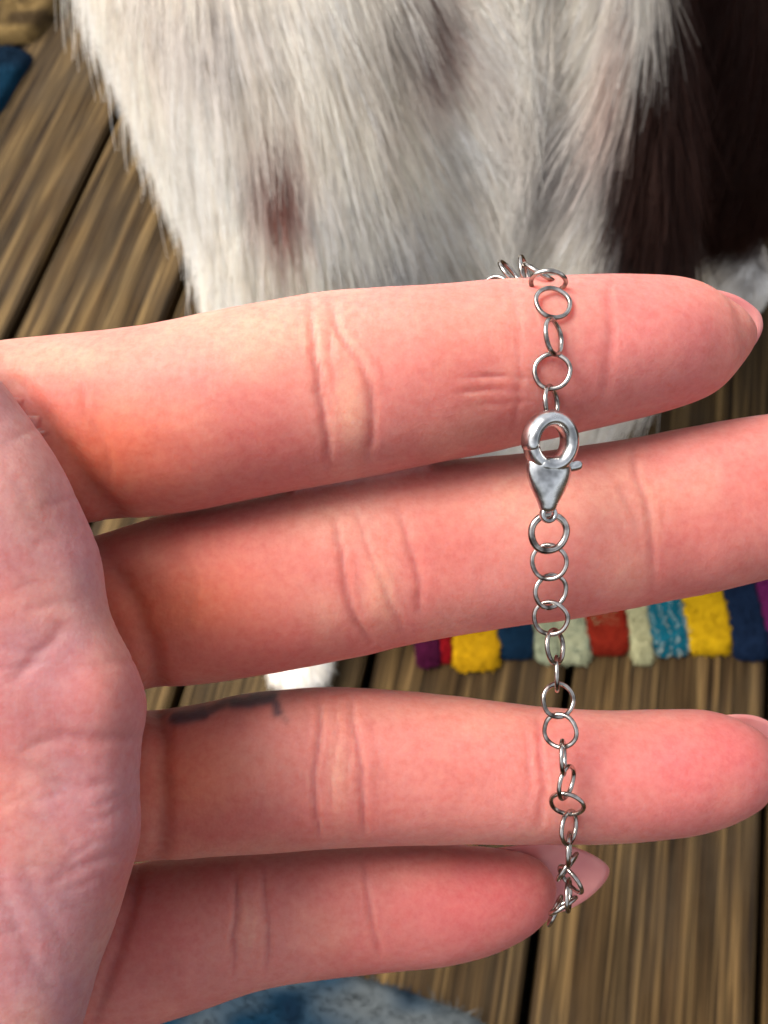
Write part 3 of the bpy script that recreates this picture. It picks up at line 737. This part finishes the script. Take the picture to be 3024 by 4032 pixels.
# ------------------------------------------------------------------ bracelet
brac = empty('bracelet', tuple(P(2170, 1750, .105)))
tag(brac, 'silver chain bracelet of thin round links with lobster clasp draped over fingers', 'bracelet')
def ring_mesh(R, r, nR=40, nr=12, flat=1.0):
    bm = bmesh.new(); vs = []
    for i in range(nR):
        a = 2 * math.pi * i / nR; row = []
        wob = 1 + 0.012 * math.sin(3 * a + 1) + 0.01 * math.sin(5 * a)
        for j in range(nr):
            b = 2 * math.pi * j / nr
            row.append(bm.verts.new(((R * wob + r * math.cos(b)) * math.cos(a), (R * wob + r * math.cos(b)) * math.sin(a), r * flat * math.sin(b))))
        vs.append(row)
    for i in range(nR):
        for j in range(nr):
            bm.faces.new((vs[i][j], vs[(i + 1) % nR][j], vs[(i + 1) % nR][(j + 1) % nr], vs[i][(j + 1) % nr]))
    me = bpy.data.meshes.new('link'); bm.to_mesh(me); bm.free(); me.shade_smooth(); me.materials.append(SILVER); return me
PX = 0.1035 / F_PX                               # metres per photo pixel at the chain
LINK = ring_mesh(0.5 * (160 - 20) * PX, 10.0 * PX)
JUMP = ring_mesh(0.5 * (176 - 29) * PX, 14.5 * PX)
CAMROT = Matrix((RIGHT, UP, -FWD)).transposed()   # columns: view right, up, towards the viewer
def clear(p, yaw, pitch, roll, R=70 * PX, r=10.5 * PX):
    """moves a link towards the viewer until its wire rests on the skin"""
    M = np.array(CAMROT @ Matrix.Rotation(math.radians(roll), 3, 'Z') @ Matrix.Rotation(math.radians(pitch), 3, 'X') @ Matrix.Rotation(math.radians(yaw), 3, 'Y'))
    need = 0.0
    for a in np.linspace(0, 2 * math.pi, 24, endpoint=False):
        q = p + M @ np.array([R * math.cos(a), R * math.sin(a), 0]); u, v, d = proj(q); s_ = skin_depth(float(u), float(v))
        if s_ is not None and s_ < d + r: need = max(need, d + r - s_)
    u, v, d = proj(p)
    return P(float(u), float(v), float(d) - need)
def place(me, name, p, yaw=0, pitch=0, roll=0):
    """yaw about the view's vertical, pitch about its horizontal, roll in the picture plane (degrees)"""
    o = bpy.data.objects.new(name, me); col.objects.link(o)
    R = CAMROT @ Matrix.Rotation(math.radians(roll), 3, 'Z') @ Matrix.Rotation(math.radians(pitch), 3, 'X') @ Matrix.Rotation(math.radians(yaw), 3, 'Y')
    o.parent = brac; o.matrix_parent_inverse = Matrix.Translation(-brac.location)
    o.location = Vector(p); o.rotation_euler = R.to_euler(); return o
# u, v, depth (None: on the skin), lift mm, yaw, pitch, roll
CH = [(2010, 1080, .1130, 0, 60, 40, 60), (2066, 1076, .1112, 0, 25, 70, 75), (2122, 1072, .1092, 0, 72, 35, 70), (2158, 1110, .1066, 0, 20, 62, -28),
      (2177, 1192, .1046, 0, 8, -24, 0), (2180, 1327, .1030, 0, 56, -8, 3), (2174, 1462, .1022, 0, -10, -6, 0), (2171, 1590, .1022, 0, 62, -4, 2)]
for u, v, d, _, y, p_, r in CH:
    p = P(u, v, d)
    if v > 1150:
        sd_ = skin_depth(u, v); p = clear(P(u, v, max(d, (sd_ or d) - .0006)), y, p_, r)
    place(LINK, 'link', p, y, p_, r)
place(JUMP, 'jump_ring', clear(P(2161, 2097, .1046), 12, 10, 0, 72 * PX, 13.5 * PX), 12, 10, 0)
CH2 = [(2162, 2213, 0, -16, 6, 0), (2168, 2328, 0, 17, 14, 8), (2168, 2434, 0, -16, 14, -4), (2186, 2546, 0, 54, -6, 4), (2192, 2652, 0, 82, 6, 2), (2198, 2757, 0, 16, -10, -8), (2206, 2878, 0, -22, 14, -28),
       (2217, 2982, 0, 76, 4, 4), (2230, 3080, 0, 56, 10, -4), (2233, 3166, 0, -12, 42, -6), (2240, 3258, 0, 48, 30, 22), (2240, 3344, 0, 76, 24, 4), (2233, 3414, 0, 30, 66, 22), (2246, 3462, 0, -30, 66, -24), (2238, 3524, 0, 72, 30, 10), (2216, 3566, 0, 20, 74, 12), (2186, 3586, 0, 40, 76, 25)]
DEP = [(2160, .1066), (2213, .1070), (2328, .1083), (2434, .1092), (2546, .1102), (2652, .1108), (2757, .1111), (2878, .1111), (2982, .1112), (3080, .1116), (3166, .1124), (3258, .1138), (3344, .1154), (3414, .1166), (3462, .1176), (3524, .1190), (3572, .1204), (3600, .1220)]
for u, v, _, y, p_, r in CH2:
    d = float(np.interp(v, [a for a, b in DEP], [b for a, b in DEP]))
    place(LINK, 'link', clear(P(u, v, d), y, p_, r) if v < 3400 else P(u, v, d), y, p_, r)
# the rest of the loop hangs behind the fingers
back = cat_rom([P(1990, 1090, .1150), P(1850, 1300, .1225), P(1450, 1560, .1260), P(850, 1660, .1275), P(330, 1900, .1320), P(150, 2350, .1350), P(130, 2900, .1360), P(260, 3400, .1360), P(800, 3560, .1350), P(1500, 3560, .1340), P(1950, 3560, .1345), P(2080, 3585, .1330), P(2165, 3600, .1275)], 500)
sarc = np.concatenate([[0], np.cumsum(np.linalg.norm(np.diff(back, axis=0), axis=1))])
for k, s in enumerate(np.arange(0.0027, sarc[-1] - 0.001, 0.00285)):
    p = np.array([np.interp(s, sarc, back[:, i]) for i in range(3)])
    place(LINK, 'link', p, (72 if k % 2 else -14) + random.uniform(-12, 12), random.uniform(-14, 14), random.uniform(-10, 10))

# lobster clasp: local frame x right, y up, z towards the viewer, units of photo pixels at the clasp
clasp = bpy.data.objects.new('clasp', None); col.objects.link(clasp); clasp.empty_display_size = .002
clasp.parent = brac; clasp.matrix_parent_inverse = Matrix.Translation(-brac.location)
CPX = 0.1010 / F_PX
clasp.location = Vector(P(2166, 1735, .1010)); clasp.rotation_euler = (CAMROT @ Matrix.Rotation(math.radians(17), 3, 'Y') @ Matrix.Rotation(math.radians(8), 3, 'X')).to_euler()
def tube(pts, rows, n=40, m=20):
    S = cat_rom([(*p, a, b) for p, (a, b) in zip(pts, rows)], n)
    return loft(round_ends(S, k=4), m=m, ref=(0, 0, 1), raw=True)[:2]
def arc(a0, a1, rx, ry, cx, cy, n=14):
    return [(cx + rx * math.cos(math.radians(a)), cy + ry * math.sin(math.radians(a)), 0) for a in np.linspace(a0, a1, n)]
def solid(parts, name, vox, sm=4):
    me = fuse([(v * CPX, f) for v, f in parts], vox * CPX, sm)
    me.materials.clear(); me.materials.append(SATIN)
    o = bpy.data.objects.new(name, me); col.objects.link(o); me.shade_smooth(); o.parent = clasp; return o
hook = tube(arc(-112, 188, 84, 93, 0, -4, 26), [(56, 33)] * 26, 90, 28)
rows = [(-62, 46, 28), (-66, 70, 38), (-72, 86, 44), (-82, 93, 48), (-100, 96, 51), (-130, 94, 54), (-160, 86, 54), (-190, 73, 50), (-220, 57, 44), (-250, 41, 38), (-270, 34, 32), (-281, 23, 22), (-285, 8, 8)]
V_, F_, _ = loft(cat_rom([(3 + .02 * (-y - 80), y, 0, b, a) for y, a, b in rows], 60), m=32, ref=(0, 0, 1), raw=True)
solid([hook, (V_, F_)], 'clasp_body', 3.2, 14)
lev = tube(arc(197, 246, 83, 92, 2, -4, 8), [(50, 31)] * 8, 30, 18)
solid([lev], 'lever', 3.2, 3)
trg = tube([(66, -104, 0), (94, -102, 2), (112, -98, 4), (124, -95, 6)], [(20, 20), (20, 21), (21, 22), (20, 21)], 20, 18)
solid([trg], 'trigger', 3.2, 4)
end = tube(arc(-180, 180, 27, 27, 12, -292, 20), [(18, 11)] * 20, 40, 16)
solid([end], 'end_ring', 3.0, 2)

# ------------------------------------------------------------------ striped woollen rug strip
RUG = [(1640, 1735, (92, 26, 62)), (1735, 1785, (176, 26, 36)), (1785, 1968, (226, 172, 20)), (1968, 2112, (22, 50, 74)), (2112, 2205, (176, 182, 150)), (2205, 2322, (192, 194, 158)), (2322, 2490, (150, 44, 28)),
       (2490, 2572, (200, 196, 152)), (2572, 2720, (26, 108, 128)), (2720, 2892, (222, 176, 22)), (2892, 3030, (24, 40, 66)), (3030, 3160, (110, 34, 88)), (3160, 3330, (180, 44, 32)), (3330, 3500, (196, 192, 150))]
rug = empty('woven_rug', tuple(G(2400, 2450)))
tag(rug, 'thick woollen rug strip in yellow, navy, red, cream and teal blocks on deck', 'rug')
pile_p, pile_n, pile_c = [], [], []
for k, (u0, u1, c) in enumerate(RUG):
    lin = np.array(srgb(*c)) * 0.47
    vb0, vb1 = 2616 - (u0 - 1800) * 0.036, 2616 - (u1 - 1800) * 0.036
    A, B = G(u0, vb0, .004), G(u1, vb1, .004)
    sag = 0.004 * math.sin(k * 2.4)
    ax = B - A; wd = np.linalg.norm(ax); ax = ax / wd; ay = np.array([-ax[1], ax[0], 0]); ln = 0.082
    nx, ny = 11, 26; top, V = 0.0055, []
    Fq = []
    for j in range(ny):
        for i in range(nx):
            x = i / (nx - 1); y = j / (ny - 1)
            e = min(1, (1 - abs(2 * x - 1) ** 5)); f = 1 - (1 - min(1, y * 6)) ** 2.4 if y < .17 else (1 - (1 - min(1, (1 - y) * 6)) ** 2.4)
            z = 0.003 + top * (0.88 + 0.12 * e) * f + 0.0007 * math.sin(j * 2.1 + (i % 2) * 3.14)
            end_round = 0.0035 * abs(2 * x - 1) ** 5 * (1 - y)
            V.append(A + ax * (x * wd) + ay * (sag * (1 - y) + end_round + y * ln) + np.array([0, 0, z - A[2]]))
    V = np.array(V); V[:, 2] += 0.0012 * vnoise(V, 220, 100 + k); V[:, :2] += 0.0010 * np.stack([vnoise(V, 260, 130 + k), vnoise(V, 260, 160 + k)], 1)
    for j in range(ny - 1):
        for i in range(nx - 1): a = j * nx + i; Fq.append((a, a + 1, a + nx + 1, a + nx))
    nv = len(V); rim = [i for i in range(nx)] + [j * nx + nx - 1 for j in range(1, ny)] + [(ny - 1) * nx + i for i in range(nx - 2, -1, -1)] + [j * nx for j in range(ny - 2, 0, -1)]
    low_ = V[rim].copy(); low_[:, 2] = 0.001; V = np.vstack([V, low_])
    for i in range(len(rim)): Fq.append((rim[i], nv + i, nv + (i + 1) % len(rim), rim[(i + 1) % len(rim)]))
    me = mesh_np('wool_block', V, Fq)
    cc = np.tile(lin, (len(V), 1)) * (1 + 0.18 * vnoise(V, 300, 7 + k))[:, None]
    stripe = np.zeros(len(V))
    set_color(me, 'hue', cc.clip(0.004, .9))
    link('wool_block', me, WOOL, rug)
    p, n_ = sample_tris(me, 1500)
    cz = np.tile(lin, (len(p), 1))
    if c == (26, 108, 128):
        w = (np.sin((p - A) @ ax * 900 + 5 * vnoise(p, 60, 3)) > 0.45) & (((p - A) @ ay) < .05); cz[w] = np.array(srgb(206, 206, 190)) * .6
    if c == (150, 44, 28):
        w = (((p - A) @ ay) > .022) & (np.abs((p - A) @ ax - wd * .45) < .009); cz[w] = np.array(srgb(150, 142, 104)) * .6
    if c in ((176, 182, 150), (192, 194, 158)):
        w = vnoise(p, 120, 9) > .25; cz[w] = np.array(srgb(110, 128, 112)) * .6
    pile_p.append(p); pile_n.append(n_); pile_c.append(cz)
pp, pn, pc = np.vstack(pile_p), np.vstack(pile_n), np.vstack(pile_c)
ln = 0.0010 * (0.6 + 0.8 * rng.random(len(pp)))
dirn = pn + rng.standard_normal(pn.shape) * .45 + np.array([0, -.35, 0]); dirn[:, 2] = np.maximum(dirn[:, 2], -.2)
curl = rng.standard_normal(pn.shape) * .5
st = np.stack([pp + (dirn * t + curl * t * t * .8) * ln[:, None] for t in (0, .35, .7, 1)], 1); st[:, :, 2] = np.maximum(st[:, :, 2], .0006)
tag(strands('wool_pile', st, (pc * (1 + .22 * rng.standard_normal(len(pc)))[:, None].clip(.5, 1.5)).clip(0.004, .9), .00035, .00012, WOOL, rug), kind='stuff')

# ------------------------------------------------------------------ blue and grey rug corner in front, blue rug and tan mat far left
def flat_rug(name, outline, thick, colour_fn, nper=120, hair=.003, dens=9000, rings=26):
    o = np.array([p[:2] for p in outline]); c = o.mean(0); o = cat_rom(np.vstack([o, o[:1]]), nper + 1)[:-1]
    V = [(c[0], c[1], thick)]
    for i in range(1, rings + 1):
        r = i / rings
        z = thick * (1 - max(0, (r - .93) / .07) ** 2) if r > .93 else thick
        for p in o: q = c + (p - c) * r; V.append((q[0], q[1], max(z, .001)))
    V = np.array(V); V[1:, 2] += 0.0012 * vnoise(V[1:], 90, 5) * (V[1:, 2] > .002)
    Fq = [(0, 1 + k, 1 + (k + 1) % nper) for k in range(nper)]
    for i in range(rings - 1):
        for k in range(nper):
            a = 1 + i * nper + k; b = 1 + i * nper + (k + 1) % nper; Fq.append((a, a + nper, b + nper, b))
    me = mesh_np(name, V, Fq); set_color(me, 'hue', colour_fn(V))
    root = empty(name, (c[0], c[1], 0))
    link('weave', me, WOOL, root)
    p, n_ = sample_tris(me, dens); n_ = np.where(n_[:, 2:3] < 0, -n_, n_)
    ln = hair * (0.6 + .8 * rng.random(len(p))); d_ = n_ + rng.standard_normal(n_.shape) * .6
    st = np.stack([p + d_ * (t * ln)[:, None] for t in (0, .5, 1)], 1); st[:, :, 2] = np.maximum(st[:, :, 2], .0006)
    tag(strands('pile', st, (colour_fn(p) * (1 + .25 * rng.standard_normal(len(p)))[:, None].clip(.4, 1.6)).clip(.004, .9), .0003, .0001, WOOL, root), kind='stuff')
    return root
BLUE, GREYB, NAVY = np.array(srgb(8, 38, 56)), np.array(srgb(72, 77, 79)), np.array(srgb(8, 24, 38))
def denim(Q):
    w = np.clip(.5 + 1.8 * vnoise(Q * [1, 1.6, 1], 22, 14), 0, 1)[:, None]; C = GREYB * w + BLUE * (1 - w)
    w2 = np.clip(-.4 + 2.2 * vnoise(Q, 48, 15), 0, 1)[:, None]; return C * (1 - w2) + NAVY * w2
r1 = flat_rug('blue_rug', [G(-300, 4060), G(350, 3960), G(900, 3870), G(1300, 3835), G(1480, 3868), G(1700, 3940), G(1905, 4040), G(2000, 4300), G(1900, 5200), G(800, 5600), G(-900, 5300), G(-900, 4400)], .009, denim)
tag(r1, 'blue and grey mottled woven rug corner below the little finger', 'rug')
def deep(Q):
    w = np.clip(-.1 + 2.4 * vnoise(Q, 22, 24), 0, 1)[:, None]; C = BLUE * .9 * (1 - w) + NAVY * w
    e = (vnoise(Q * [1.6, .5, 1], 40, 27) > .52); C[e] = np.array(srgb(130, 140, 150)); return C
r2 = flat_rug('dark_blue_rug', [G(-900, 1350), G(-180, 700), G(10, 440), G(75, 330), G(130, 235), G(60, 195), G(-100, 200), G(-500, 230), G(-1200, 300), G(-1600, 900)], .008, deep, dens=7000)
tag(r2, 'dark blue rug with white streaks at the far left edge', 'rug')
TAN, TAND = np.array(srgb(112, 92, 58)), np.array(srgb(58, 46, 30))
def tan(Q):
    w = np.clip(.4 + 2.2 * vnoise(Q, 40, 34), 0, 1)[:, None]; C = TAN * w + TAND * (1 - w)
    return C
r3 = flat_rug('tan_mat', [G(-800, 190), G(-200, 185), G(60, 180), G(150, 150), G(235, 50), G(262, -20), G(300, -250), G(0, -420), G(-900, -300), G(-1200, -50)], .012, tan, dens=7000)
tag(r3, 'tan and brown woven mat at the upper left corner of deck', 'mat')
